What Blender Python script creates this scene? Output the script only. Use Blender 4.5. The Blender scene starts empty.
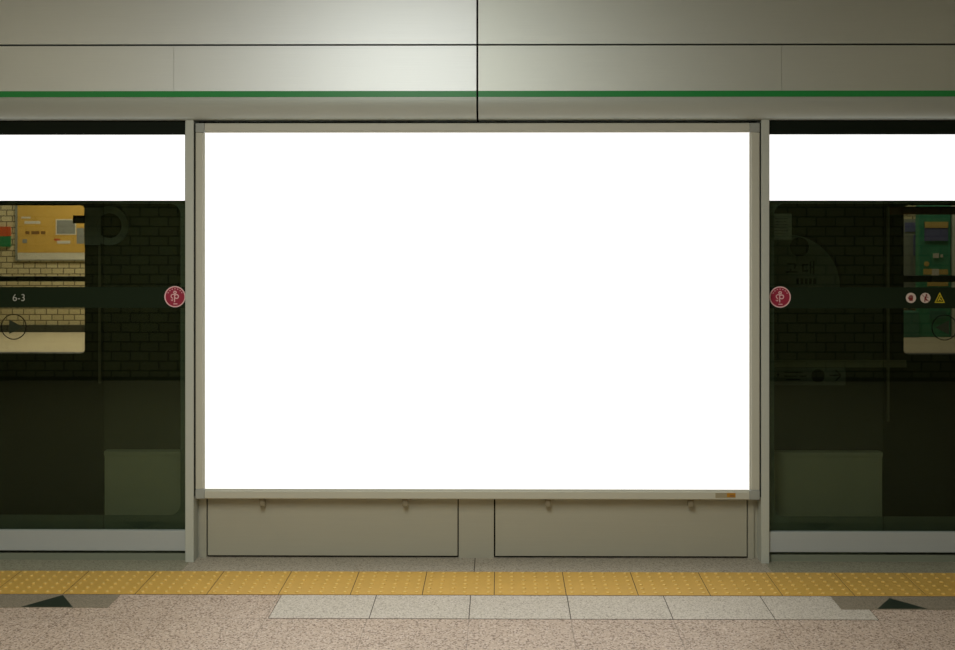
import bpy, bmesh, math
from mathutils import Vector, Matrix

S = bpy.context.scene
COL = S.collection
PI = math.pi

# ------------------------------------------------------------------ survey of the place
CAM_Y, CAM_H, F = -5.087, 1.61, 1120.0
VX, VY = 502.0, 208.0


def wx(px, Y=0.0):
    return (px - VX) * (Y - CAM_Y) / F


def wz(py, Y=0.0):
    return CAM_H + (VY - py) * (Y - CAM_Y) / F


def fy(py):                      # depth of a floor line
    return CAM_H * F / (py - VY) + CAM_Y


# ------------------------------------------------------------------ materials
def lin(c):
    c = c / 255.0
    return c / 12.92 if c <= 0.04045 else ((c + 0.055) / 1.055) ** 2.4


def rgb(r, g, b):
    return (lin(r), lin(g), lin(b), 1.0)


def new_mat(name):
    m = bpy.data.materials.new(name)
    m.use_nodes = True
    nt = m.node_tree
    return m, nt, nt.nodes['Principled BSDF']


def set_in(node, key, val):
    if key in node.inputs:
        node.inputs[key].default_value = val


def simple(name, col, rough=0.5, metal=0.0, spec=0.5, var=0.06, scale=6.0, bump=0.0):
    m, nt, b = new_mat(name)
    tc = nt.nodes.new('ShaderNodeTexCoord')
    nz = nt.nodes.new('ShaderNodeTexNoise')
    nz.inputs['Scale'].default_value = scale
    nz.inputs['Detail'].default_value = 4
    nt.links.new(tc.outputs['Object'], nz.inputs['Vector'])
    mx = nt.nodes.new('ShaderNodeMix')
    mx.data_type = 'RGBA'
    mx.inputs[6].default_value = tuple(c * (1 - var) for c in col[:3]) + (1,)
    mx.inputs[7].default_value = tuple(min(1, c * (1 + var)) for c in col[:3]) + (1,)
    nt.links.new(nz.outputs['Fac'], mx.inputs[0])
    nt.links.new(mx.outputs[2], b.inputs['Base Color'])
    b.inputs['Roughness'].default_value = rough
    b.inputs['Metallic'].default_value = metal
    set_in(b, 'Specular IOR Level', spec)
    if bump:
        bp = nt.nodes.new('ShaderNodeBump')
        bp.inputs['Strength'].default_value = bump
        bp.inputs['Distance'].default_value = 0.002
        nt.links.new(nz.outputs['Fac'], bp.inputs['Height'])
        nt.links.new(bp.outputs['Normal'], b.inputs['Normal'])
    return m


def brushed(name, col, rough=0.4, metal=1.0, aniso=0.0):
    """metal with fine horizontal brush lines"""
    m, nt, b = new_mat(name)
    tc = nt.nodes.new('ShaderNodeTexCoord')
    mp = nt.nodes.new('ShaderNodeMapping')
    mp.inputs['Scale'].default_value = (1.2, 60.0, 260.0)
    nt.links.new(tc.outputs['Object'], mp.inputs['Vector'])
    nz = nt.nodes.new('ShaderNodeTexNoise')
    nz.inputs['Scale'].default_value = 3.0
    nz.inputs['Detail'].default_value = 6
    nt.links.new(mp.outputs['Vector'], nz.inputs['Vector'])
    mx = nt.nodes.new('ShaderNodeMix')
    mx.data_type = 'RGBA'
    mx.inputs[6].default_value = tuple(c * 0.94 for c in col[:3]) + (1,)
    mx.inputs[7].default_value = tuple(min(1, c * 1.06) for c in col[:3]) + (1,)
    nt.links.new(nz.outputs['Fac'], mx.inputs[0])
    nt.links.new(mx.outputs[2], b.inputs['Base Color'])
    b.inputs['Roughness'].default_value = rough
    b.inputs['Metallic'].default_value = metal
    set_in(b, 'Anisotropic', aniso)
    return m


def emit(name, col, s):
    m, nt, b = new_mat(name)
    b.inputs['Base Color'].default_value = (0.8, 0.8, 0.8, 1)
    b.inputs['Emission Color'].default_value = col
    b.inputs['Emission Strength'].default_value = s
    b.inputs['Roughness'].default_value = 0.5
    set_in(b, 'Specular IOR Level', 0.1)
    return m


def tinted_glass(name, tint, refl):
    """thin tinted pane: transmits a tint and mirrors a little, more at grazing angles"""
    m, nt, b = new_mat(name)
    out = nt.nodes['Material Output']
    nt.nodes.remove(b)
    tr = nt.nodes.new('ShaderNodeBsdfTransparent')
    tr.inputs['Color'].default_value = tint
    gl = nt.nodes.new('ShaderNodeBsdfGlossy')
    gl.inputs['Roughness'].default_value = 0.015
    gl.inputs['Color'].default_value = (0.70, 0.95, 0.62, 1)
    fr = nt.nodes.new('ShaderNodeLayerWeight')
    fr.inputs['Blend'].default_value = 0.12
    mm = nt.nodes.new('ShaderNodeMath')
    mm.operation = 'MULTIPLY_ADD'
    mm.inputs[1].default_value = 0.5
    mm.inputs[2].default_value = refl
    nt.links.new(fr.outputs['Fresnel'], mm.inputs[0])
    mix = nt.nodes.new('ShaderNodeMixShader')
    nt.links.new(mm.outputs[0], mix.inputs[0])
    nt.links.new(tr.outputs[0], mix.inputs[1])
    nt.links.new(gl.outputs[0], mix.inputs[2])
    nt.links.new(mix.outputs[0], out.inputs['Surface'])
    return m


def terrazzo(name, base, dark, light, scale=260.0, rough=0.45, amt=0.5, patch=0.05, joints=None):
    """speckled stone: crisp dark and pale chips in a matrix; optional joint grid (pitch x, pitch y, off x, off y)"""
    m, nt, b = new_mat(name)
    N, L = nt.nodes, nt.links
    tc = N.new('ShaderNodeTexCoord')
    v = N.new('ShaderNodeTexVoronoi')
    v.inputs['Scale'].default_value = scale
    L.new(tc.outputs['Object'], v.inputs['Vector'])
    sep = N.new('ShaderNodeSeparateColor')
    L.new(v.outputs['Color'], sep.inputs[0])
    r1 = N.new('ShaderNodeValToRGB')
    r1.color_ramp.interpolation = 'CONSTANT'
    e = r1.color_ramp.elements
    e[0].position = 0.0
    e[0].color = dark
    e[1].position = 0.16 + 0.12 * amt
    e[1].color = base
    x = e.new(0.80 - 0.1 * amt)
    x.color = light
    x = e.new(0.93)
    x.color = tuple(0.5 * (base[i] + dark[i]) for i in range(3)) + (1,)
    L.new(sep.outputs[0], r1.inputs[0])
    nz = N.new('ShaderNodeTexNoise')
    nz.inputs['Scale'].default_value = 2.2
    nz.inputs['Detail'].default_value = 5
    L.new(tc.outputs['Object'], nz.inputs['Vector'])
    hs = N.new('ShaderNodeHueSaturation')
    mr = N.new('ShaderNodeMapRange')
    mr.inputs[3].default_value = 1 - patch * 2
    mr.inputs[4].default_value = 1 + patch * 2
    L.new(nz.outputs['Fac'], mr.inputs[0])
    L.new(mr.outputs[0], hs.inputs['Value'])
    L.new(r1.outputs[0], hs.inputs['Color'])
    last = hs.outputs[0]
    if joints:
        px, py, ox, oy, w = joints
        sx = N.new('ShaderNodeSeparateXYZ')
        L.new(tc.outputs['Object'], sx.inputs[0])
        fs = []
        for ch, p, o in ((0, px, ox), (1, py, oy)):
            a = N.new('ShaderNodeMath'); a.operation = 'ADD'
            a.inputs[1].default_value = -o + p / 2 + 100 * p
            L.new(sx.outputs[ch], a.inputs[0])
            mo = N.new('ShaderNodeMath'); mo.operation = 'MODULO'
            mo.inputs[1].default_value = p
            L.new(a.outputs[0], mo.inputs[0])
            su = N.new('ShaderNodeMath'); su.operation = 'SUBTRACT'
            su.inputs[1].default_value = p / 2
            L.new(mo.outputs[0], su.inputs[0])
            ab = N.new('ShaderNodeMath'); ab.operation = 'ABSOLUTE'
            L.new(su.outputs[0], ab.inputs[0])
            lt = N.new('ShaderNodeMath'); lt.operation = 'LESS_THAN'
            lt.inputs[1].default_value = w
            L.new(ab.outputs[0], lt.inputs[0])
            fs.append(lt)
        mxm = N.new('ShaderNodeMath'); mxm.operation = 'MAXIMUM'
        L.new(fs[0].outputs[0], mxm.inputs[0]); L.new(fs[1].outputs[0], mxm.inputs[1])
        ml = N.new('ShaderNodeMath'); ml.operation = 'MULTIPLY'
        ml.inputs[1].default_value = 0.42
        L.new(mxm.outputs[0], ml.inputs[0])
        mx = N.new('ShaderNodeMix'); mx.data_type = 'RGBA'
        mx.inputs[7].default_value = tuple(c * 0.45 for c in dark[:3]) + (1,)
        L.new(ml.outputs[0], mx.inputs[0]); L.new(last, mx.inputs[6])
        last = mx.outputs[2]
    L.new(last, b.inputs['Base Color'])
    b.inputs['Roughness'].default_value = rough
    set_in(b, 'Specular IOR Level', 0.35)
    return m


def brick(name, c1, c2, mortar, w, h, axis='XZ', rough=0.5, msize=0.03):
    m, nt, b = new_mat(name)
    N, L = nt.nodes, nt.links
    tc = N.new('ShaderNodeTexCoord')
    sp = N.new('ShaderNodeSeparateXYZ')
    cb = N.new('ShaderNodeCombineXYZ')
    L.new(tc.outputs['Object'], sp.inputs[0])
    L.new(sp.outputs[0], cb.inputs[0])
    L.new(sp.outputs[2], cb.inputs[1])
    br = N.new('ShaderNodeTexBrick')
    br.inputs['Scale'].default_value = 1.0
    br.inputs['Brick Width'].default_value = w
    br.inputs['Row Height'].default_value = h
    br.inputs['Mortar Size'].default_value = h * msize * 2
    br.inputs['Color1'].default_value = c1
    br.inputs['Color2'].default_value = c2
    br.inputs['Mortar'].default_value = mortar
    L.new(cb.outputs[0], br.inputs['Vector'])
    L.new(br.outputs['Color'], b.inputs['Base Color'])
    b.inputs['Roughness'].default_value = rough
    return m


M = {}
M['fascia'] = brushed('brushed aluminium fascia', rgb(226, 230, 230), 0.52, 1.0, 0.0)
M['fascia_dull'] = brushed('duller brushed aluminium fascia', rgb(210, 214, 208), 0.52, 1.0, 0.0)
M['moulding'] = brushed('satin aluminium moulding', rgb(176, 182, 174), 0.5, 0.4)
M['green'] = simple('green line paint', rgb(20, 138, 62), 0.4)
M['alu'] = brushed('anodised aluminium', rgb(184, 184, 170), 0.5, 0.0)
M['post'] = brushed('grey powder coated post', rgb(180, 184, 174), 0.5, 0.0)
M['cap'] = simple('grey corner plastic', rgb(152, 156, 150), 0.5)
M['rail'] = brushed('door rail aluminium', rgb(168, 174, 174), 0.5, 0.05)
M['panel'] = brushed('beige grey steel panel', rgb(162, 160, 144), 0.55, 0.0)
M['gap'] = simple('dark gap', rgb(10, 11, 7), 0.9, spec=0.05)
M['black'] = simple('black top rail', rgb(16, 24, 15), 0.6, spec=0.12)
M['screen'] = emit('backlit white sheet', (1, 1, 1, 1), 1.05)
M['sign_glow'] = emit('glowing white sign sheet', (1, 1, 1, 1), 1.05)  # glow added so the blank door signs come out pure white
M['glass'] = tinted_glass('tinted fixed glass', (0.56, 0.58, 0.53, 1), 0.042)
M['glass_dark'] = tinted_glass('tinted sliding glass', (0.56, 0.57, 0.52, 1), 0.032)
M['frit'] = simple('dark green glass border', rgb(124, 146, 134), 0.35)
M['band'] = simple('dark film band', rgb(24, 36, 20), 0.6, spec=0.12)
M['band_text'] = simple('pale film lettering', rgb(188, 190, 178), 0.5)
M['ink'] = simple('dark ink', rgb(12, 14, 8), 0.7, spec=0.1)
M['ink_soft'] = simple('grey green arrow ink', rgb(44, 50, 36), 0.7, spec=0.1)
M['crimson'] = simple('crimson sticker', rgb(150, 28, 58), 0.4)
M['pinkwhite'] = simple('pale pink print', rgb(226, 188, 190), 0.5)
M['signwhite'] = simple('off white sticker', rgb(205, 190, 178), 0.5)
M['signred'] = simple('dark red print', rgb(120, 28, 24), 0.5)
M['signyellow'] = simple('yellow warning print', rgb(196, 178, 30), 0.5)
M['yellow'] = simple('yellow tactile tile', rgb(208, 166, 78), 0.5, var=0.10, scale=9)
M['stud'] = simple('worn stud top', rgb(236, 208, 128), 0.45, var=0.1, scale=30)
M['grout'] = simple('dark grout', rgb(70, 62, 50), 0.9)
M['floor'] = terrazzo('pink beige terrazzo', rgb(192, 172, 154), rgb(134, 114, 98), rgb(212, 196, 182), 170, 0.5, 0.15, 0.05,
                      joints=(0.4, 0.4, wx(471.5, fy(596)), fy(618.3), 0.0018))
M['pale'] = terrazzo('pale grey granite', rgb(202, 194, 180), rgb(166, 156, 142), rgb(214, 206, 196), 220, 0.5, 0.3, 0.03)
M['edge'] = terrazzo('grey edge granite', rgb(172, 164, 148), rgb(140, 132, 118), rgb(184, 177, 163), 200, 0.5, 0.3, 0.04)
M['sill_stone'] = terrazzo('dark threshold granite', rgb(150, 147, 128), rgb(126, 123, 106), rgb(162, 159, 140), 200, 0.5, 0.3, 0.04)
M['sill_metal'] = simple('dull grey threshold metal', rgb(122, 128, 112), 0.55)
M['plate'] = terrazzo('grey marker plate', rgb(142, 132, 114), rgb(122, 112, 96), rgb(154, 144, 126), 220, 0.5, 0.2, 0.03)
M['arrow'] = simple('dark green arrow', rgb(30, 42, 30), 0.5)
M['ceil'] = simple('ceiling white', rgb(150, 150, 140), 0.8)
M['rear'] = brick('rear wall brick', rgb(166, 162, 132), rgb(150, 140, 112), rgb(40, 40, 30), 0.178, 0.09, msize=0.036)
M['opp'] = brick('opposite wall brick', rgb(226, 212, 166), rgb(212, 196, 148), rgb(120, 108, 76), 0.148, 0.0755, msize=0.045)
M['opp_floor'] = simple('opposite platform floor', rgb(214, 198, 164), 0.6)
M['skirt'] = simple('dark skirting', rgb(60, 60, 46), 0.6)
M['train'] = simple('dark train body', rgb(44, 50, 32), 0.5)
M['train_edge'] = simple('train door edge metal', rgb(128, 130, 104), 0.45)
M['train_low'] = simple('train lower body', rgb(26, 26, 12), 0.6)
M['train_orange'] = simple('brown orange cant strip', rgb(120, 60, 20), 0.5)
M['rubber'] = simple('black grab bar', rgb(28, 28, 20), 0.5)
M['greybox'] = simple('grey green cabinet', rgb(214, 222, 198), 0.6, var=0.08)
M['track'] = simple('track ballast', rgb(40, 40, 36), 0.95)
M['poster'] = simple('ochre poster paper', rgb(222, 178, 84), 0.5, var=0.05)
M['white'] = simple('white print', rgb(226, 218, 196), 0.5)
M['greyblue'] = simple('grey blue print', rgb(148, 148, 138), 0.5)
M['brown'] = simple('brown print', rgb(140, 100, 50), 0.5)
M['orange'] = simple('orange red sign', rgb(206, 92, 46), 0.5)
M['signgreen'] = simple('green sign', rgb(46, 128, 76), 0.5)
M['kiosk'] = simple('green kiosk', rgb(70, 150, 112), 0.5, var=0.15, scale=8)
M['teal'] = simple('teal box', rgb(74, 128, 106), 0.5)
M['lilac'] = simple('blue grey display', rgb(110, 112, 150), 0.4)
M['amber'] = simple('amber print', rgb(224, 190, 106), 0.5)
M['noticegrey'] = simple('grey notice', rgb(150, 152, 136), 0.6)
M['pillar'] = simple('white pillar', rgb(206, 204, 184), 0.6)
M['sign_dim'] = simple('dull grey sign face', rgb(104, 116, 102), 0.6)
M['sign_dim2'] = simple('dull slate sign face', rgb(150, 168, 164), 0.6)
M['sign_dark'] = simple('dull sign lettering', rgb(20, 24, 14), 0.6)
M['paper'] = simple('grey paper', rgb(144, 154, 138), 0.7)
M['latch'] = simple('aged latch metal', rgb(128, 120, 98), 0.5)
M['gold'] = simple('gold label print', rgb(176, 124, 24), 0.45)
M['labelgrey'] = simple('grey label', rgb(150, 142, 116), 0.5)


# ------------------------------------------------------------------ mesh building
class MB:
    def __init__(self):
        self.bm = bmesh.new()
        self.mi = 0

    def box(self, x0, x1, y0, y1, z0, z1, bev=0.0):
        b = bmesh.new()
        bmesh.ops.create_cube(b, size=1.0)
        for v in b.verts:
            v.co = Vector(((x0 + x1) / 2 + v.co.x * (x1 - x0), (y0 + y1) / 2 + v.co.y * (y1 - y0),
                           (z0 + z1) / 2 + v.co.z * (z1 - z0)))
        if bev:
            bmesh.ops.bevel(b, geom=b.edges[:], offset=bev, segments=2, affect='EDGES', clamp_overlap=True)
        self.merge(b)
        return self

    def merge(self, b):
        for f in b.faces:
            f.material_index = self.mi
        me = bpy.data.meshes.new('tmp')
        b.to_mesh(me)
        b.free()
        self.bm.from_mesh(me)
        bpy.data.meshes.remove(me)

    def prism(self, pts, y0, y1, holes=None):
        """outline in x,z pushed along y"""
        b = bmesh.new()
        n = len(pts)
        a = [b.verts.new((p[0], y0, p[1])) for p in pts]
        c = [b.verts.new((p[0], y1, p[1])) for p in pts]
        b.faces.new(a)
        b.faces.new(c[::-1])
        for i in range(n):
            j = (i + 1) % n
            b.faces.new((a[i], c[i], c[j], a[j]))
        bmesh.ops.recalc_face_normals(b, faces=b.faces[:])
        self.merge(b)
        return self

    def prism_z(self, pts, z0, z1):
        b = bmesh.new()
        n = len(pts)
        a = [b.verts.new((p[0], p[1], z0)) for p in pts]
        c = [b.verts.new((p[0], p[1], z1)) for p in pts]
        b.faces.new(a)
        b.faces.new(c[::-1])
        for i in range(n):
            j = (i + 1) % n
            b.faces.new((a[i], c[i], c[j], a[j]))
        bmesh.ops.recalc_face_normals(b, faces=b.faces[:])
        self.merge(b)
        return self

    def prism_x(self, pts, x0, x1, segs=1, bow=0.0):
        """profile in y,z run along x; bow pushes the middle forward"""
        b = bmesh.new()
        rows = []
        for s in range(segs + 1):
            t = s / segs
            dy = -bow * 4 * t * (1 - t)
            rows.append([b.verts.new((x0 + (x1 - x0) * t, p[0] + dy, p[1])) for p in pts])
        n = len(pts)
        b.faces.new(rows[0])
        b.faces.new(rows[-1][::-1])
        for s in range(segs):
            for i in range(n):
                j = (i + 1) % n
                f = b.faces.new((rows[s][i], rows[s + 1][i], rows[s + 1][j], rows[s][j]))
                f.smooth = False
        bmesh.ops.recalc_face_normals(b, faces=b.faces[:])
        self.merge(b)
        return self

    def frame(self, outer, inner, y0, y1):
        """ring between two outlines (x,z) with equal point counts"""
        b = bmesh.new()
        n = len(outer)
        R = []
        for y in (y0, y1):
            R.append([b.verts.new((p[0], y, p[1])) for p in outer])
            R.append([b.verts.new((p[0], y, p[1])) for p in inner])
        of, inf, ob, inb = R
        for i in range(n):
            j = (i + 1) % n
            b.faces.new((of[i], of[j], inf[j], inf[i]))
            b.faces.new((ob[i], inb[i], inb[j], ob[j]))
            b.faces.new((of[i], ob[i], ob[j], of[j]))
            b.faces.new((inf[i], inf[j], inb[j], inb[i]))
        bmesh.ops.recalc_face_normals(b, faces=b.faces[:])
        self.merge(b)
        return self

    def disc(self, cx, cz, r, y0, y1, n=40):
        return self.prism([(cx + r * math.cos(2 * PI * i / n), cz + r * math.sin(2 * PI * i / n)) for i in range(n)], y0, y1)

    def ring(self, cx, cz, r0, r1, y0, y1, n=40, a0=0.0, a1=2 * PI):
        full = abs(a1 - a0 - 2 * PI) < 1e-6
        if full:
            o = [(cx + r1 * math.cos(2 * PI * i / n), cz + r1 * math.sin(2 * PI * i / n)) for i in range(n)]
            q = [(cx + r0 * math.cos(2 * PI * i / n), cz + r0 * math.sin(2 * PI * i / n)) for i in range(n)]
            return self.frame(o, q, y0, y1)
        pts = [(cx + r1 * math.cos(a0 + (a1 - a0) * i / n), cz + r1 * math.sin(a0 + (a1 - a0) * i / n)) for i in range(n + 1)]
        pts += [(cx + r0 * math.cos(a1 - (a1 - a0) * i / n), cz + r0 * math.sin(a1 - (a1 - a0) * i / n)) for i in range(n + 1)]
        for i in range(n):
            self.prism([pts[i], pts[i + 1], pts[2 * n - i], pts[2 * n + 1 - i]], y0, y1)
        return self

    def bar(self, x0, z0, x1, z1, w, y0, y1):
        d = Vector((x1 - x0, z1 - z0)).normalized()
        p = Vector((-d.y, d.x)) * w / 2
        return self.prism([(x0 + p.x, z0 + p.y), (x0 - p.x, z0 - p.y), (x1 - p.x, z1 - p.y), (x1 + p.x, z1 + p.y)], y0, y1)

    def build(self, name, mats, parent=None, smooth=False):
        if not isinstance(mats, (list, tuple)):
            mats = [mats]
        me = bpy.data.meshes.new(name)
        self.bm.to_mesh(me)
        self.bm.free()
        for m in mats:
            me.materials.append(m)
        if smooth:
            for p in me.polygons:
                p.use_smooth = True
        o = bpy.data.objects.new(name, me)
        COL.objects.link(o)
        if parent:
            o.parent = parent
            o.matrix_parent_inverse = parent.matrix_world.inverted()
        return o


def origin(o, loc):
    """move a mesh thing's origin to its base without moving it"""
    o.data.transform(Matrix.Translation(-Vector(loc)))
    o.location = loc
    bpy.context.view_layer.update()
    return o


def empty(name, loc):
    o = bpy.data.objects.new(name, None)
    o.empty_display_size = 0.1
    o.location = loc
    COL.objects.link(o)
    bpy.context.view_layer.update()
    return o


def tag(o, label, cat, group=None):
    o['label'] = label
    o['category'] = cat
    if group:
        o['group'] = group
    return o


def struct(o, label=None):
    o['kind'] = 'structure'
    if label:
        o['label'] = label
    return o


def bev(o, w=0.0015, seg=2):
    m = o.modifiers.new('bevel', 'BEVEL')
    m.width = w
    m.segments = seg
    m.limit_method = 'ANGLE'
    return o


def text_mesh(name, s, size, loc, mat, parent=None, depth=0.0006):
    cu = bpy.data.curves.new('lettering', 'FONT')
    cu.body = s
    cu.size = size
    cu.extrude = depth
    cu.offset = -0.0007
    cu.align_x = 'CENTER'
    cu.align_y = 'CENTER'
    t = bpy.data.objects.new('lettering_curve', cu)
    COL.objects.link(t)
    t.rotation_euler = (PI / 2, 0, 0)
    t.location = loc
    bpy.context.view_layer.update()
    dg = bpy.context.evaluated_depsgraph_get()
    me = bpy.data.meshes.new_from_object(t.evaluated_get(dg))
    me.transform(t.matrix_world)
    bpy.data.objects.remove(t)
    bpy.data.curves.remove(cu)
    me.materials.clear()
    me.materials.append(mat)
    o = bpy.data.objects.new(name, me)
    COL.objects.link(o)
    if parent:
        o.parent = parent
        o.matrix_parent_inverse = parent.matrix_world.inverted()
    return o


XL, XR = -7.0, 7.0            # extent of the platform built
REAR = -5.30                  # wall behind the photographer
CEIL = 2.98

# ------------------------------------------------------------------ floor
Y_TF, Y_TN = fy(571.5), fy(594.7)
Y_PN = fy(618.3)
EDGE_Y = 0.12
struct(MB().box(XL, XR, REAR - 0.1, EDGE_Y, -0.25, 0.0).build('floor', M['floor']))
T = 0.0012
x_l, x_r = wx(190, fy(562)), wx(765.5, fy(562))
# grey granite strip in front of the billboard, two slabs; darker slabs before the doors
mb = MB()
xs = wx(475.5, fy(565))
mb.box(x_l + 0.001, xs - 0.002, Y_TF + 0.002, EDGE_Y - 0.002, 0.0, T)
mb.box(xs + 0.002, x_r - 0.001, Y_TF + 0.002, EDGE_Y - 0.002, 0.0, T)
mb.mi = 1
mb.box(x_l + 0.001, x_r - 0.001, Y_TF + 0.002, EDGE_Y - 0.002, 0.0, T * 0.4)
struct(mb.build('trim_1', [M['edge'], M['grout']]))
mb = MB()
mb.box(XL, x_l - 0.001, Y_TF + 0.002, EDGE_Y - 0.002, 0.0, T)
mb.box(x_r + 0.001, XR, Y_TF + 0.002, EDGE_Y - 0.002, 0.0, T)
struct(mb.build('trim_2', M['sill_stone']))
# pale granite inlay in front of the tactile strip
mb = MB()
p0 = wx(281.5, fy(596))
p_end = wx(858.5, fy(596))
xsx = [wx(v, fy(596)) for v in (281.5, 377, 471.5, 568, 664.5, 761)] + [p_end]
for a, b in zip(xsx[:-1], xsx[1:]):
    mb.box(a + 0.0018, b - 0.0018, Y_PN + 0.002, Y_TN - 0.004, 0.0, T)
mb.mi = 1
mb.box(p0 - 0.001, p_end + 0.001, Y_PN - 0.0015, Y_TN - 0.001, 0.0, T * 0.4)
struct(mb.build('trim_3', [M['pale'], M['grout']]))

# tactile strip
mb = MB()
x0 = wx(495.5, Y_TF)
pitch = 0.3
k0, k1 = -20, 21
stud = []
for k in range(k0, k1):
    a = x0 + k * pitch
    mb.mi = 0
    mb.box(a + 0.0016, a + pitch - 0.0016, Y_TN + 0.0015, Y_TF - 0.0015, 0.0, 0.0024, 0.0006)
    for i in range(6):
        for j in range(6):
            cx = a + pitch * (i + 0.5) / 6
            cy = Y_TN + (Y_TF - Y_TN) * (j + 0.5) / 6
            n = 8
            b = bmesh.new()
            lo = [b.verts.new((cx + 0.0105 * math.cos(2 * PI * q / n), cy + 0.0105 * math.sin(2 * PI * q / n), 0.0022)) for q in range(n)]
            hi = [b.verts.new((cx + 0.0062 * math.cos(2 * PI * q / n), cy + 0.0062 * math.sin(2 * PI * q / n), 0.0062)) for q in range(n)]
            for q in range(n):
                b.faces.new((lo[q], lo[(q + 1) % n], hi[(q + 1) % n], hi[q]))
            top = b.faces.new(hi)
            mb.mi = 0
            tmp_faces = list(b.faces)
            for f in tmp_faces:
                f.material_index = 0
            top.material_index = 2
            me = bpy.data.meshes.new('tmp')
            b.to_mesh(me)
            b.free()
            mb.bm.from_mesh(me)
            bpy.data.meshes.remove(me)
mb.mi = 1
mb.box(x0 + k0 * pitch, x0 + k1 * pitch, Y_TN - 0.001, Y_TF + 0.001, 0.0, 0.0008)
o = mb.build('tactile_paving', [M['yellow'], M['grout'], M['stud']])
origin(o, (0, (Y_TN + Y_TF) / 2, 0))
tag(o, 'yellow studded tactile paving strip running the whole width of the platform floor', 'tactile paving')


# floor markers
def marker(xa, xb, apex, base, label):
    yt, yb = fy(595.2), fy(608.2)
    r = empty('floor_marker', ((xa + xb) / 2, (yt + yb) / 2, 0.0))
    MB().box(xa, xb, yb, yt, 0.0, 0.0022).build('plate', M['plate'], r)
    ax = wx(apex[0], fy(apex[1]))
    b0, b1 = wx(base[0], fy(base[2])), wx(base[1], fy(base[2]))
    MB().prism_z([(b0, fy(base[2])), (b1, fy(base[2])), (ax, fy(apex[1]))], 0.0, 0.0030).build('arrow', M['arrow'], r)
    tag(r, label, 'floor marking', 'door position markers on the floor')


marker(-3.6, wx(120.5, fy(595.2)), (62.5, 596.0), (20.5, 72.5, 608.0),
       'grey floor plate with dark triangle in front of the left screen door')
marker(wx(830.5, fy(595.2)), 3.6, (889.5, 597.0), (877.5, 927.5, 607.6),
       'grey floor plate with dark triangle in front of the right screen door')

# ------------------------------------------------------------------ wall behind the billboard
PY = 0.068                                        # plane of the low panels
mb = MB()
mb.box(wx(186.5), wx(769.5), 0.088, 0.12, 0.0, 2.06)
struct(mb.build('wall_back', M['gap']))
mb = MB()
mb.box(wx(193.9), wx(195.5), 0.010, 0.088, 0.30, 2.00)
mb.box(wx(760.5), wx(761.8), 0.010, 0.088, 0.30, 2.00)
struct(mb.build('gap_shade_fill', M['gap']))  # dark strips added to put shade into the gaps between posts and frame
mb = MB()
mb.box(wx(459.6, PY), wx(494.8, PY), PY, 0.088, 0.0, 0.30)
mb.box(wx(195.2, PY), wx(199.4, PY), PY + 0.012, 0.088, 0.0, 0.30)
mb.box(wx(199.9, PY), wx(206.8, PY), PY, 0.088, 0.0, 0.30)
mb.box(wx(748.4, PY), wx(754.6, PY), PY, 0.088, 0.0, 0.30)
mb.box(wx(755.0, PY), wx(760.6, PY), PY + 0.012, 0.088, 0.0, 0.30)
struct(bev(mb.build('trim_4', M['panel']), 0.001))


def access_panel(pa, pb, label):
    xa, xb = wx(pa, PY), wx(pb, PY)
    o = MB().box(xa, xb, PY - 0.002, 0.088, 0.012, 0.30).build('access_panel', M['panel'])
    origin(o, ((xa + xb) / 2, PY, 0.012))
    bev(o, 0.0012)
    tag(o, label, 'wall panel', 'low access panels under the billboard')


access_panel(208.2, 458.4, 'flat beige steel access panel below the left half of the lightbox')
access_panel(496.2, 747.2, 'flat beige steel access panel below the right half of the lightbox')

# ------------------------------------------------------------------ billboard
bx0, bx1 = wx(195.6), wx(760.4)
bz0, bz1 = wz(498.8), wz(122.3)
ix0, ix1 = wx(204.8), wx(750.2)
iz0, iz1 = wz(489.0), wz(131.8)
r = empty('advertising_lightbox', ((bx0 + bx1) / 2, 0.03, bz0))
cz = 0.052                                        # height of the corner caps
tw = bz1 - iz1
D0, D1 = 0.0, 0.064


def rail_profile_h(z0, z1):
    # outward edge thick, stepped lip towards the sheet
    return [(D1, z0), (D0 + 0.004, z0), (D0, z0 + 0.004), (D0, z1 - 0.010), (D0 + 0.004, z1 - 0.008), (D0 + 0.006, z1), (D1, z1)]


o = MB().prism_x(rail_profile_h(bz0, iz0), ix0 + 0.001, ix1 - 0.001).build('frame_rail', M['alu'], r)
pr = [(y, bz1 - (z - bz0)) for y, z in rail_profile_h(bz0, bz0 + tw)]
o = MB().prism_x(pr, ix0 + 0.001, ix1 - 0.001).build('frame_rail', M['alu'], r)
for s in (0, 1):
    xo, xi = (bx0, ix0) if s == 0 else (bx1, ix1)
    d = 1 if s == 0 else -1
    pts = [(xo, D1), (xo, D0 + 0.004), (xo + d * 0.004, D0), (xi - d * 0.010, D0), (xi - d * 0.008, D0 + 0.004), (xi, D0 + 0.006), (xi, D1)]
    MB().prism_z(pts, iz0 + 0.001, iz1 - 0.001).build('frame_rail', M['alu'], r)
    for (za, zb) in ((bz0, iz0), (iz1, bz1)):
        bev(MB().box(min(xo, xi), max(xo, xi), D0 - 0.002, D1, za, zb).build('corner_cap', M['cap'], r), 0.004, 3)
MB().box(ix0 - 0.003, ix1 + 0.003, 0.012, 0.03, iz0 - 0.003, iz1 + 0.003).build('light_sheet', M['screen'], r)
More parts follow.
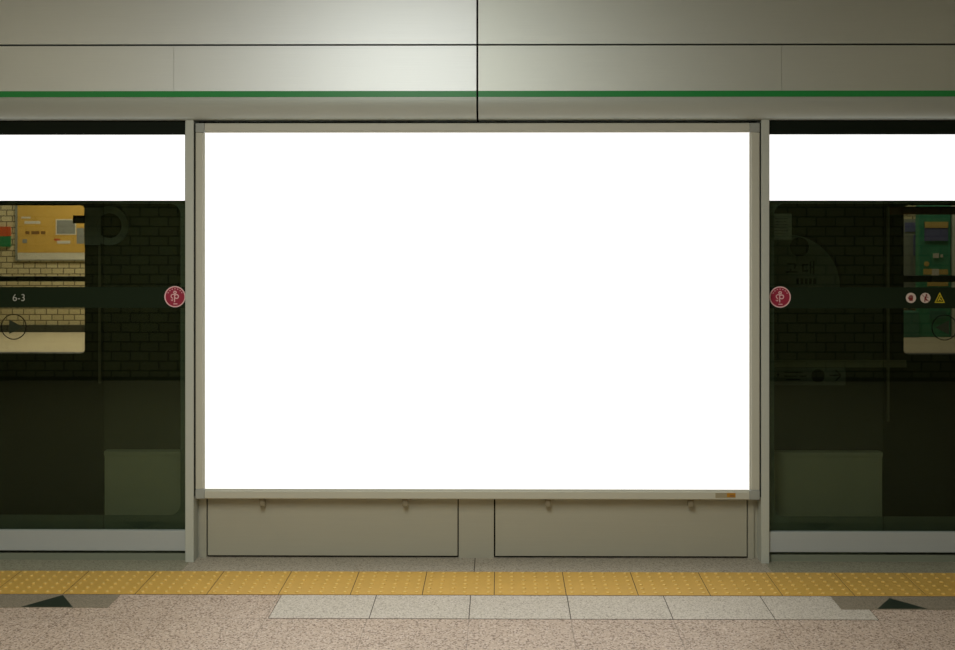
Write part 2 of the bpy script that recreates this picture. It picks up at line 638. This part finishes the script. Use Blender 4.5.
# latches below the frame
for px in (261.5, 405.5, 549.0, 692.5):
    xc = wx(px)
    side = -1 if px < 300 else (1 if px > 680 or 380 < px < 420 else 1)
    q = MB()
    q.box(xc - 0.013, xc + 0.013, 0.018, 0.052, bz0 - 0.010, bz0 + 0.001, 0.002)
    q.box(xc - 0.013, xc + 0.013, 0.024, 0.046, bz0 - 0.042, bz0 - 0.008, 0.004)
    l = q.build('latch', M['latch'], r)
    q = MB()
    q.disc(xc + side * 0.042 if px in (261.5, 692.5) else xc + 0.024, bz0 - 0.006, 0.005, 0.03, 0.05, 12)
    q.build('screw', M['labelgrey'], l)
q = MB()
q.box(wx(716.0), wx(736.0), -0.0008, 0.001, wz(496.8), wz(491.9))
q.mi = 1
q.box(wx(727.5), wx(736.0), -0.0014, 0.001, wz(496.0), wz(491.9))
q.mi = 2
q.box(wx(730.2), wx(734.8), -0.0018, 0.001, wz(495.4), wz(493.7))
o = q.build('maker_label', [M['labelgrey'], M['gold'], M['brown']], r)
o['label'] = 'small grey and gold label on the bottom rail'
tag(r, 'large blank white backlit advertising lightbox in a silver aluminium frame', 'billboard')

# ------------------------------------------------------------------ overhead fascia
FY = -0.05
zf = lambda p: wz(p, FY)
r = empty('overhead_fascia', (0, 0.02, zf(119)))
seam = wx(478.2, FY)
zA, zB, zC, zD, zE = zf(118.5), zf(96.4), zf(90.2), zf(44.1), CEIL
BOW = 0.006
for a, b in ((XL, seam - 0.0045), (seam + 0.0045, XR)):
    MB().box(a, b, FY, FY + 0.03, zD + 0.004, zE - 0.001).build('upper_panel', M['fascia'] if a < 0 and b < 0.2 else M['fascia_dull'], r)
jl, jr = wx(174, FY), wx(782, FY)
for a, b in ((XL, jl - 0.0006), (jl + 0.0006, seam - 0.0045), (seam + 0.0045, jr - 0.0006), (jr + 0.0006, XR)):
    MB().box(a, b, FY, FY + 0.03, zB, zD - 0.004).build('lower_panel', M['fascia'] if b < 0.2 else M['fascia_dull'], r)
for a, b in ((XL, seam - 0.0045), (seam + 0.0045, XR)):
    MB().box(a, b, FY - 0.0015, FY + 0.002, zB + 0.0005, zC).build('green_stripe', M['green'], r)
    prof = [(0.10, zB - 0.0005), (FY - 0.004, zB - 0.0005)]
    n = 12
    for i in range(n + 1):
        t = i / n * PI / 2
        prof.append((FY - 0.004 + 0.060 * (1 - math.cos(t)), zB - 0.006 - (zB - 0.006 - zA) * math.sin(t)))
    prof.append((0.10, zA))
    o = MB().prism_x(prof, a, b).build('bottom_moulding', M['moulding'], r)
    for p in o.data.polygons:
        p.use_smooth = True
    o.data.set_sharp_from_angle(angle=math.radians(30))
MB().box(XL, XR, FY + 0.03, 0.12, zB, zE - 0.001).build('backing', M['gap'], r)
tag(r, 'brushed metal overhead fascia with a green stripe above the screen doors', 'overhead fascia')


# ------------------------------------------------------------------ screen doors
def rounded(x0, x1, z0, z1, rad, n=8):
    pts = []
    for cx, cz_, a in ((x1 - rad, z1 - rad, 0), (x0 + rad, z1 - rad, 90), (x0 + rad, z0 + rad, 180), (x1 - rad, z0 + rad, 270)):
        for i in range(n + 1):
            t = math.radians(a + 90 * i / n)
            pts.append((cx + rad * math.cos(t), cz_ + rad * math.sin(t)))
    return pts


def square_like(pts, x0, x1, z0, z1, xm, zm):
    """outline of a rectangle with as many points as a rounded one: push each point out to the box"""
    out = []
    n = len(pts) // 4
    for k in range(4):
        cx = x1 if k in (0, 3) else x0
        cz_ = z1 if k in (0, 1) else z0
        out += [(cx, cz_)] * n
    return out


def frame_between(x0, x1, z0, z1, ix0, ix1, iz0, iz1, rad, y0, y1):
    """rectangular plate with a rounded opening, built as one ring of quads"""
    n = 8
    inner = rounded(ix0, ix1, iz0, iz1, rad, n)
    outer = []
    for k, (cx, cz_) in enumerate(((x1, z1), (x0, z1), (x0, z0), (x1, z0))):
        for i in range(n + 1):
            px, pz = inner[k * (n + 1) + i]
            t = i / n
            if k == 0:
                outer.append((cx, pz + (cz_ - pz) * min(1, 2 * t)) if t <= 0.5 else (px + (cx - px) * (2 - 2 * t), cz_))
            elif k == 1:
                outer.append((px + (cx - px) * min(1, 2 * t), cz_) if t <= 0.5 else (cx, pz + (cz_ - pz) * (2 - 2 * t)))
            elif k == 2:
                outer.append((cx, pz + (cz_ - pz) * min(1, 2 * t)) if t <= 0.5 else (px + (cx - px) * (2 - 2 * t), cz_))
            else:
                outer.append((px + (cx - px) * min(1, 2 * t), cz_) if t <= 0.5 else (cx, pz + (cz_ - pz) * (2 - 2 * t)))
    return MB().frame(outer, inner, y0, y1)


GY = 0.036                                        # front of the glass


def screen_door(name, side):
    # side -1: left door, its post is at its right-hand end
    if side < 0:
        xa, xb = XL, wx(185.3)
        pa, pb = wx(185.4), wx(193.9)
        mid = wx(103.3, GY)
        fixed, leaf = (mid, xb), (xa, mid)
        inner = (xa + 0.05, wx(180.2, GY))
        ry0, ry1 = 529.5, 551.0
    else:
        xa, xb = wx(769.9), XR
        pa, pb = wx(761.8), wx(769.8)
        mid = wx(883.5, GY)
        fixed, leaf = (xa, mid), (mid, xb)
        inner = (wx(775.0, GY), xb - 0.05)
        ry0, ry1 = 530.5, 552.0
    z0, z1 = wz(530.5, GY), 2.03
    # the base is the post, rising from the floor
    d = MB().box(pa, pb, 0.0, 0.12, 0.0, 2.06).build(name, M['post'])
    bev(d, 0.002)
    struct(d)
    MB().box(fixed[0], fixed[1], GY, GY + 0.008, z0, z1).build('fixed_glass', M['glass'], d)
    MB().box(leaf[0], leaf[1], GY, GY + 0.008, z0, z1).build('sliding_glass', M['glass_dark'], d)
    b = frame_between(xa, xb, z0, z1, inner[0], inner[1], wz(515.6, GY), wz(203.0, GY), 0.05, GY + 0.0085, GY + 0.0105)
    b.build('glass_border', M['frit'], d)
    o = MB().box(xa, xb, 0.016, GY + 0.004, wz(551.2, 0.012), wz(531.0, 0.012)).build('bottom_rail', M['rail'], d)
    bev(o, 0.002)
    MB().box(xa, xb, 0.030, 0.10, 0.0, wz(553.4, 0.03)).build('threshold', M['sill_metal'], d)
    MB().box(xa, xb, 0.020, 0.062, wz(133.9, 0.02), 2.05).build('top_rail', M['black'], d)
    MB().box(xa, xb, GY - 0.0012, GY, wz(307.4, GY), wz(286.5, GY)).build('film_band', M['band'], d)
    return d


door_l = screen_door('door_1', -1)
door_r = screen_door('door_2', 1)


def sign_panel(xa, xb, label):
    zt, zb = wz(133.8, 0.01), wz(200.1, 0.01)
    r = empty('sign_panel', ((xa + xb) / 2, 0.02, zb))
    MB().box(xa, xb, 0.012, GY - 0.001, zb, zt).build('housing', M['black'], r)
    MB().box(xa + 0.0005, xb - 0.0005, 0.010, 0.014, zb + 0.001, zt - 0.001).build('light_sheet', M['sign_glow'], r)
    tag(r, label, 'sign', 'blank signs across the screen doors')


sign_panel(XL, wx(185.2, 0.01), 'blank white sign with added glow across the top of the left screen door')
sign_panel(wx(769.9, 0.01), XR, 'blank white sign with added glow across the top of the right screen door')


# ------------------------------------------------------------------ stickers on the glass
def emblem(px, py, label):
    y = GY - 0.0012
    x, z = wx(px, y), wz(py, y)
    r = empty('emblem_sticker', (x, y, z))
    R = 10.6 * (y - CAM_Y) / F
    MB().disc(x, z, R, y - 0.0012, y, 48).build('disc', M['crimson'], r)
    q = MB()
    f0, f1 = y - 0.0020, y - 0.0005
    q.ring(x, z, R * 0.90, R, f0, f1, 48)
    u = R / 10.6
    q.ring(x, z + 4.3 * u, 0.7 * u, 1.7 * u, f0, f1, 16)                    # head
    q.bar(x - 0.4 * u, z + 2.4 * u, x - 0.4 * u, z - 5.4 * u, 0.9 * u, f0, f1)   # stem
    q.ring(x + 1.6 * u, z + 0.2 * u, 1.4 * u, 2.4 * u, f0, f1, 20, -PI * 0.78, PI * 0.78)   # bowl
    q.ring(x - 2.0 * u, z + 0.5 * u, 1.5 * u, 2.3 * u, f0, f1, 16, PI * 0.25, PI * 1.5)     # curl
    q.bar(x - 3.2 * u, z - 4.4 * u, x - 2.0 * u, z - 2.6 * u, 0.6 * u, f0, f1)
    q.bar(x - 4.2 * u, z - 3.2 * u, x - 2.2 * u, z - 3.4 * u, 0.6 * u, f0, f1)
    for k in range(7):                                                      # small print round the rim
        t = math.radians(150 - k * 20)
        q.bar(x + 8.0 * u * math.cos(t + 0.07), z + 8.0 * u * math.sin(t + 0.07), x + 8.0 * u * math.cos(t - 0.07), z + 8.0 * u * math.sin(t - 0.07), 0.7 * u, f0, f1)
    q.bar(x - 1.6 * u, z - 7.2 * u, x + 2.4 * u, z - 7.2 * u, 0.8 * u, f0, f1)
    q.build('figure_print', M['pinkwhite'], r)
    tag(r, label, 'sticker', 'round crimson emblems on the glass')


emblem(175.3, 296.2, 'round crimson emblem sticker on the left door glass beside the post')
emblem(780.4, 296.2, 'round crimson emblem sticker on the right door glass beside the post')

y = GY - 0.0014
o = text_mesh('door_number', '6-3', 0.046, (wx(18.3, y), y, wz(297.6, y)), M['band_text'])
origin(o, (wx(18.3, y), y, wz(297.6, y)))
tag(o, 'pale number 6-3 lettered on the dark band of the left door', 'door number')


def direction_sticker(px, py, d, label):
    y = GY
    x, z = wx(px, y), wz(py, y)
    u = (y - CAM_Y) / F
    r = empty('direction_sticker', (x, y, z))
    MB().ring(x, z, 12.0 * u, 12.9 * u, y - 0.0012, y, 48).build('ring', M['ink'], r)
    MB().prism([(x - d * 4.6 * u, z + 7.2 * u), (x - d * 4.6 * u, z - 7.2 * u), (x + d * 9.0 * u, z)], y - 0.0012, y).build('arrow', M['ink_soft'], r)
    tag(r, label, 'sticker', 'ringed direction arrows on the glass')


direction_sticker(13.2, 326.5, 1, 'ringed dark arrow pointing right on the left door glass under 6-3')
direction_sticker(944.0, 326.5, -1, 'faint ringed dark arrow on the right door glass below the warning triangle')


def warn_disc(px, py, kind, label):
    y = GY - 0.0012
    x, z = wx(px, y), wz(py, y)
    u = (y - CAM_Y) / F
    f0 = y - 0.0018
    r = empty('prohibition_sticker', (x, y, z))
    MB().disc(x, z, 5.1 * u, y - 0.0010, y, 32).build('disc', M['signwhite'], r)
    q = MB()
    if kind == 'hand':
        q.prism([(x - 1.7 * u, z - 3.0 * u), (x + 1.6 * u, z - 3.0 * u), (x + 2.1 * u, z), (x - 2.1 * u, z)], f0, y)
        for k in range(4):
            q.bar(x + (-1.6 + 1.05 * k) * u, z - 0.2 * u, x + (-1.7 + 1.12 * k) * u, z + (2.4 + (0.5 if k in (1, 2) else 0)) * u, 0.85 * u, f0, y)
        q.bar(x - 1.6 * u, z - 1.6 * u, x - 3.0 * u, z + 0.6 * u, 0.9 * u, f0, y)
    else:
        q.disc(x + 1.1 * u, z + 2.9 * u, 1.0 * u, f0, y, 12)
        q.bar(x + 0.8 * u, z + 1.8 * u, x - 0.4 * u, z - 1.0 * u, 1.7 * u, f0, y)
        q.bar(x - 0.4 * u, z - 1.0 * u, x - 0.6 * u, z - 3.8 * u, 1.2 * u, f0, y)
        q.bar(x - 0.2 * u, z - 0.8 * u, x + 1.8 * u, z - 3.0 * u, 1.0 * u, f0, y)
        q.bar(x + 0.6 * u, z + 1.4 * u, x + 3.0 * u, z + 0.4 * u, 0.8 * u, f0, y)
        q.bar(x - 3.4 * u, z + 3.4 * u, x + 3.4 * u, z - 3.4 * u, 0.5 * u, f0, y)
    q.build('figure_print', M['signred'], r)
    tag(r, label, 'sticker')


warn_disc(910.7, 297.0, 'hand', 'small round sticker with a dark hand on the right door band')
warn_disc(925.0, 297.0, 'man', 'small round sticker with a leaning figure on the right door band')
y = GY - 0.0012
x, z, u = wx(939.3, y), wz(297.0, y), (y - CAM_Y) / F
r = empty('warning_triangle_sticker', (x, y, z))
tri = lambda s, dz=0: [(x - 5.2 * u * s, z - (4.9 * s - dz) * u), (x + 5.2 * u * s, z - (4.9 * s - dz) * u), (x, z + (5.6 * s + dz) * u)]
MB().frame(tri(1.0), tri(0.72, -0.3), y - 0.0012, y).build('triangle', M['signyellow'], r)
MB().bar(x + 1.0 * u, z + 2.4 * u, x - 1.0 * u, z - 0.6 * u, 1.0 * u, y - 0.0012, y)
q = MB()
q.bar(x - 1.6 * u, z - 3.0 * u, x + 0.6 * u, z + 1.6 * u, 1.1 * u, y - 0.0016, y)
q.bar(x - 0.4 * u, z - 0.6 * u, x + 2.0 * u, z - 2.8 * u, 0.9 * u, y - 0.0016, y)
q.build('figure_print', M['signyellow'], r)
tag(r, 'small yellow warning triangle at the right end of the door band', 'sticker')

# ------------------------------------------------------------------ behind the glass: platform edge equipment, train
def low_cabinet(pa, pb, label, ytop=451.5):
    Y = 0.16
    xa, xb = wx(pa, Y), wx(pb, Y)
    zt = wz(ytop, Y)
    r = empty('equipment_cabinet', ((xa + xb) / 2, Y + 0.03, 0.0))
    bev(MB().box(xa, xb, Y + 0.004, Y + 0.05, -0.25, zt - 0.02).build('body', M['greybox'], r), 0.003)
    bev(MB().box(xa - 0.003, xb + 0.003, Y, Y + 0.054, zt - 0.02, zt).build('lid', M['greybox'], r), 0.003)
    tag(r, label, 'cabinet', 'low cabinets behind the door glass')


low_cabinet(104.0, 190.0, 'pale grey low cabinet behind the left door glass, next to the post')
low_cabinet(765.0, 882.5, 'pale grey low cabinet behind the right door glass, next to the post')

TY = 0.46                                         # near side of the train
t = empty('train_car', (0, TY + 1.4, -0.4))
wl1 = wx(84.5, TY)
wr0 = wx(903.5, TY)
wz0, wz1 = wz(353.3, TY), wz(204.8, TY)
TX0, TX1 = -5.6, 5.6
TZ0, TZ1 = 0.38, 2.55
edge_l, edge_r = wx(103.0, TY), wx(885.0, TY)
frame_between(TX0, edge_l - 0.002, -0.20, TZ1, wl1 - 1.5, wl1, wz0, wz1, 0.022, TY, TY + 0.06).build('door_leaf', M['train'], t)
frame_between(edge_r + 0.002, TX1, -0.20, TZ1, wr0, wr0 + 1.5, wz0, wz1, 0.022, TY, TY + 0.06).build('door_leaf', M['train'], t)
MB().box(edge_l + 0.002, edge_r - 0.002, TY - 0.02, TY + 0.06, -0.20, TZ1).build('body_side', M['train'], t)
for e, za, zb, w in ((wx(100.2, TY), 383, 224, 0.012), (wx(887.4, TY), 420, 206, 0.012)):
    MB().box(e - w / 2, e + w / 2, TY - 0.012, TY + 0.01, wz(za, TY), wz(zb, TY)).build('door_edge', M['train_edge'], t)
FARY = TY + 2.75
fw = frame_between(TX0 - 1.5, 0.0, -0.20, TZ1, TX0 - 1.0, -0.7, 0.0, 2.2, 0.05, FARY, FARY + 0.06)
fw.build('far_side', M['train'], t)
frame_between(0.0, TX1 + 1.5, -0.20, TZ1, 0.7, TX1 + 1.0, 0.0, 2.2, 0.05, FARY, FARY + 0.06).build('far_side', M['train'], t)
for xa, xb, pa, pb in ((TX0 - 1.0, -0.7, 281.0, 276.0), (0.7, TX1 + 1.0, 281.2, 274.8)):
    MB().box(xa, xb, FARY - 0.03, FARY, wz(pa, FARY), wz(pb, FARY)).build('handrail', M['rubber'], t)
MB().box(TX0, TX1, TY - 0.02, FARY, TZ1 - 0.1, TZ1 + 0.05).build('roof', M['train'], t)
MB().box(TX0, TX1, TY + 0.06, FARY, -0.22, -0.16).build('car_floor', M['train_low'], t)
MB().box(edge_r + 0.01, TX1, TY - 0.006, TY + 0.0, wz(214, TY), wz(206, TY)).build('cant_strip', M['train_orange'], t)
MB().box(wx(766, TY), wx(904, TY), TY - 0.032, TY - 0.02, wz(365.5, TY), wz(358.5, TY)).build('sill_strip', M['train_edge'], t)
tag(t, 'dark stopped train with rounded door windows seen through the screen doors', 'train')

# dull signs on the train side, seen through the glass
SY = TY - 0.022


def hangul(q, strokes, x, z, s, w, y0, y1):
    for a, b, c, d in strokes:
        q.bar(x + a * s, z + b * s, x + c * s, z + d * s, w, y0, y1)


r = empty('station_roundel', (wx(784, SY), SY, wz(290, SY)))
cx, cz_, R = wx(787, SY), wz(286, SY), 53 * (SY - CAM_Y) / F
q = MB()
zc = wz(306, SY)
a0 = math.asin((zc - cz_) / R)
q.prism([(cx + R * math.cos(a0 + (PI - 2 * a0) * i / 64), cz_ + R * math.sin(a0 + (PI - 2 * a0) * i / 64)) for i in range(65)], SY - 0.012, SY)
q.build('face', M['sign_dim'], r)
q = MB()
f0, f1 = SY - 0.0135, SY - 0.011
q.ring(cx, cz_, R * 0.985, R * 1.05, f0, f1, 64, a0, PI - a0)
u = (SY - CAM_Y) / F
q.disc(wx(799, SY), wz(246, SY), 9.5 * u, f0, f1, 32)
# two syllables, then a line of small letters
hangul(q, [(0, 1, 1, 1), (1, 1, 0.9, 0.35), (0.4, 0.4, 0.4, 0.0), (-0.2, 0.0, 1.25, 0.0)], wx(787, SY), wz(271.0, SY), 8.0 * u, 1.5 * u, f0, f1)
hangul(q, [(0, 0.9, 0.7, 0.9), (0.05, 0.9, 0.05, 0.1), (0, 0.1, 0.75, 0.15), (1.0, 1.3, 1.0, -0.2), (1.4, 1.4, 1.4, -0.3), (1.0, 0.6, 1.4, 0.6)],
       wx(802, SY), wz(271.0, SY), 8.0 * u, 1.5 * u, f0, f1)
for k in range(5):
    q.box(wx(796 + 4.2 * k, SY), wx(798.6 + 4.2 * k, SY), f0, f1, wz(283, SY), wz(277.5, SY))
q.build('lettering', M['sign_dark'], r)
tag(r, 'dim round station sign with two large Korean letters behind the right door glass', 'sign')

r = empty('direction_sign', (wx(807, SY), SY, wz(384, SY)))
MB().box(wx(768, SY), wx(845, SY), SY - 0.012, SY, wz(384, SY), wz(366.5, SY)).build('face', M['sign_dim'], r)
q = MB()
q.disc(wx(817.5, SY), wz(374.5, SY), 6.6 * u, f0, f1, 28)
q.bar(wx(829, SY), wz(374.0, SY), wx(840, SY), wz(374.0, SY), 1.3 * u, f0, f1)
q.bar(wx(835, SY), wz(368.8, SY), wx(840.3, SY), wz(374.3, SY), 1.3 * u, f0, f1)
q.bar(wx(835, SY), wz(379.6, SY), wx(840.3, SY), wz(373.8, SY), 1.3 * u, f0, f1)
for a, b, zz in ((784, 802, 371.0), (784, 796, 374.8), (799, 806, 374.8), (786, 800, 378.2), (777, 779, 373.5)):
    q.bar(wx(a, SY), wz(zz, SY), wx(b, SY), wz(zz, SY), 1.2 * u, f0, f1)
q.build('lettering', M['sign_dark'], r)
tag(r, 'dim wide sign with a dark dot and right arrow behind the right glass', 'sign')

r = empty('ring_sign', (wx(100, SY), SY, wz(244, SY)))
q = MB()
q.box(wx(84.8, SY), wx(101, SY), SY - 0.010, SY, wz(244.5, SY), wz(207, SY))
q.build('arm', M['sign_dim2'], r)
q = MB()
q.ring(wx(110, SY), wz(225, SY), 12.5 * u, 19.5 * u, SY - 0.014, SY - 0.004, 48)
q.build('ring', M['sign_dim2'], r)
MB().box(wx(73.5, SY), wx(85.5, SY), SY - 0.012, SY, wz(222.8, SY), wz(214.8, SY)).build('clip', M['sign_dark'], r)
tag(r, 'dim grey ring on a square arm beside the bright left window', 'sign')

yn = GY + 0.0105
r = empty('notice_paper', (wx(781, yn), yn, wz(239, yn)))
MB().box(wx(771.5, yn), wx(792, yn), yn - 0.002, yn + 0.0005, wz(239, yn), wz(213, yn)).build('sheet', M['paper'], r)
q = MB()
for k in range(6):
    q.bar(wx(775, yn), wz(218 + 3 * k, yn), wx(788 - (k % 2) * 2, yn), wz(218 + 3 * k, yn), 0.003, yn - 0.0026, yn - 0.0015)
q.build('print', M['sign_dark'], r)
tag(r, 'small grey notice sheet with lines of print on the right door glass', 'notice')

# ------------------------------------------------------------------ track bed and opposite platform
OY = 9.45
struct(MB().box(-9, 9, 0.125, 5.6, -1.5, -1.35).build('floor', M['track']))
struct(MB().box(-9, 9, 5.6, OY, -1.35, 0.0).build('floor', M['opp_floor']))
struct(MB().box(-9, 9, OY, OY + 0.2, -0.2, 3.4).build('wall_opposite', M['opp']))
struct(MB().box(-9, 9, OY - 0.03, OY, 0.0, wz(325, OY)).build('baseboard_opposite', M['skirt']))
struct(MB().box(-9, 9, 0.13, OY + 0.2, 3.4, 3.5).build('ceiling', M['ceil']))
struct(MB().box(-9, 9, 0.121, 0.126, -1.5, -0.001).build('wall_track', M['gap']))

PYO = OY - 0.03
P = lambda px: wx(px, PYO)
Q = lambda py: wz(py, PYO)
r = empty('wall_poster', (P(60), OY, Q(260)))
MB().box(P(14.5), P(112), PYO + 0.002, OY, Q(260.5), Q(198)).build('frame', M['noticegrey'], r)
MB().box(P(17), P(110), PYO, PYO + 0.004, Q(259.5), Q(252.5)).build('white_margin', M['white'], r)
q = MB()
q.box(P(17), P(110), PYO - 0.002, PYO + 0.004, Q(252.5), Q(199))
q.mi = 1
g0, g1 = PYO - 0.005, PYO
q.box(P(55.5), P(76), g0, g1, Q(234.5), Q(219))
q.box(P(24), P(40), g0, g1, Q(223.6), Q(220.8))
q.box(P(21), P(30), g0, g1, Q(218.3), Q(216.4))
q.mi = 2
q.box(P(56.5), P(75), g0 - 0.002, g1, Q(233.5), Q(220))
q.box(P(22), P(26.5), g0, g1, Q(243), Q(239))
q.box(P(76.5), P(84), g0, g1, Q(243.5), Q(228))
q.mi = 3
for a, b in ((25, 29), (31, 39), (40.5, 45)):
    q.box(P(a), P(b), g0, g1, Q(234), Q(231))
q.mi = 4
q.box(P(54), P(60), g0, g1, Q(240.5), Q(238.5))
q.mi = 1
q.box(P(57), P(70), g0, g1, Q(243.5), Q(240.5))
q.build('sheet', [M['poster'], M['white'], M['greyblue'], M['brown'], M['orange']], r)
tag(r, 'ochre poster with a grey picture on the tiled wall beyond the left window', 'poster')

r = empty('wall_sign', (P(0), OY, Q(246)))
MB().box(P(-14), P(9.5), PYO, OY, Q(236), Q(226.5)).build('red_field', M['orange'], r)
MB().box(P(-14), P(9.5), PYO, OY, Q(246.5), Q(236)).build('green_field', M['signgreen'], r)
tag(r, 'red over green wall sign at the far left, left of the ochre poster', 'sign')

# opposite right: kiosk, notice board, box, pillar
KY = OY - 0.5
K = lambda px: wx(px, KY)
KZ = lambda py: wz(py, KY)
r = empty('ticket_kiosk', (K(934), KY + 0.25, 0))
bev(MB().box(K(918.5), K(950.5), KY, KY + 0.12, 0.0, KZ(205)).build('body', M['kiosk'], r), 0.01)
q = MB()
k0_, k1_ = KY - 0.02, KY + 0.002
q.box(K(924), K(947), k0_, k1_, KZ(240.5), KZ(222))
q.build('display', M['lilac'], r)
MB().box(K(924), K(947), k0_ - 0.006, k1_, KZ(227.5), KZ(221.5)).build('display_header', M['amber'], r)
for a, b, za, zb in ((923, 931, 274, 268.5), (938, 947, 274, 269), (927, 947, 285.5, 281.5)):
    MB().box(K(a), K(b), k0_, k1_, KZ(za), KZ(zb)).build('amber_label', M['amber'], r)
MB().disc(K(926), KZ(263.5), 0.03, k0_, k1_, 20).build('button', M['amber'], r)
for a, b, za, zb in ((931, 938, 275, 268.5), (932.5, 938, 257.5, 253), (940, 942, 257, 254)):
    MB().box(K(a), K(b), k0_, k1_, KZ(za), KZ(zb)).build('white_label', M['white'], r)
q = MB()
q.box(K(929), K(945), k0_, k1_, KZ(318), KZ(310))
q.build('slot_panel', M['teal'], r)
tag(r, 'green ticket kiosk with a grey blue display beyond the right door window', 'kiosk')
KB = lambda px: wx(px, KY + 0.3)
r = empty('notice_board', (KB(910), KY + 0.34, 0.0))
MB().box(KB(902.5), KB(919.5), KY + 0.3, KY + 0.34, KZ(310), KZ(219)).build('board', M['noticegrey'], r)
MB().box(KB(909), KB(912), KY + 0.32, KY + 0.36, 0.0, KZ(240)).build('post', M['noticegrey'], r)
MB().box(KB(904), KB(917), KY + 0.22, KY + 0.46, 0.0, 0.03).build('foot', M['noticegrey'], r)
q = MB()
q.box(KB(904.5), KB(917), KY + 0.29, KY + 0.302, KZ(232), KZ(222.5))
q.box(KB(913), KB(915.5), KY + 0.29, KY + 0.302, KZ(256), KZ(235))
q.build('print', M['lilac'], r)
tag(r, 'narrow grey notice board left of the green kiosk', 'notice board')
xa, xb = K(902), K(917.6)
o = MB().box(xa, xb, KY - 0.05, KY + 0.18, 0.0, KZ(311)).build('waste_bin', M['teal'])
origin(o, ((xa + xb) / 2, KY + 0.06, 0))
bev(o, 0.01)
tag(o, 'low teal bin standing left of the green kiosk', 'bin')
o = MB().box(K(951.5), K(975), KY - 0.05, OY - 0.03, 0.0, 3.4).build('trim_5', M['pillar'])
struct(bev(o, 0.02))

# ------------------------------------------------------------------ room behind the photographer
struct(MB().box(XL, XR, REAR - 0.2, REAR, 0.0, CEIL).build('wall_rear', M['rear']))
struct(MB().box(XL, XR, REAR - 0.2, 0.12, CEIL, CEIL + 0.1).build('ceiling', M['ceil']))
struct(MB().box(XL, XR, REAR, REAR + 0.02, 0.0, 0.035).build('baseboard_rear', M['skirt']))


# ------------------------------------------------------------------ lights
def area(name, loc, size, power, col=(1, 0.97, 0.90), rot=(0, 0, 0)):
    l = bpy.data.lights.new(name, 'AREA')
    l.shape = 'RECTANGLE'
    l.size, l.size_y = size
    l.energy = power
    l.color = col
    o = bpy.data.objects.new(name, l)
    o.location = loc
    o.rotation_euler = rot
    COL.objects.link(o)
    return o


WARM = (0.985, 1.0, 0.955)
area('ceiling_lamp', (-0.60, -3.5, CEIL - 0.01), (0.6, 2.6), 114, WARM)
area('ceiling_lamp', (-3.2, -3.4, CEIL - 0.01), (0.5, 1.6), 19, (1, 0.91, 0.60))
area('ceiling_lamp', (3.2, -3.4, CEIL - 0.01), (0.5, 1.6), 8, (1, 0.91, 0.62))
area('opposite_lamp', (-4.6, 8.2, 3.3), (2.5, 0.6), 165, (1, 0.95, 0.84))
area('opposite_lamp', (4.6, 8.2, 3.3), (2.5, 0.6), 38, (1, 0.96, 0.88))

w = bpy.data.worlds.new('station_air')
S.world = w
w.use_nodes = True
w.node_tree.nodes['Background'].inputs[0].default_value = (1.0, 0.94, 0.78, 1)
w.node_tree.nodes['Background'].inputs[1].default_value = 0.06

# ------------------------------------------------------------------ camera
cd = bpy.data.cameras.new('camera')
cam = bpy.data.objects.new('camera', cd)
COL.objects.link(cam)
YAW = 0.42
cam.location = (0, CAM_Y, CAM_H + 0.003)
cam.rotation_euler = (PI / 2, 0, math.radians(YAW))
cd.sensor_fit = 'HORIZONTAL'
cd.sensor_width = 36.0
cd.lens = F / 955.0 * 36.0
cd.shift_x = -((VX - 0.9 - F * math.tan(math.radians(YAW))) - 477.5) / 955.0
cd.shift_y = -(325.0 - VY) / 955.0
cd.clip_start = 0.02
S.camera = cam

S.view_settings.view_transform = 'Standard'
S.view_settings.look = 'None'
S.view_settings.exposure = 0.0
S.view_settings.gamma = 1.0
S.view_settings.use_curve_mapping = False
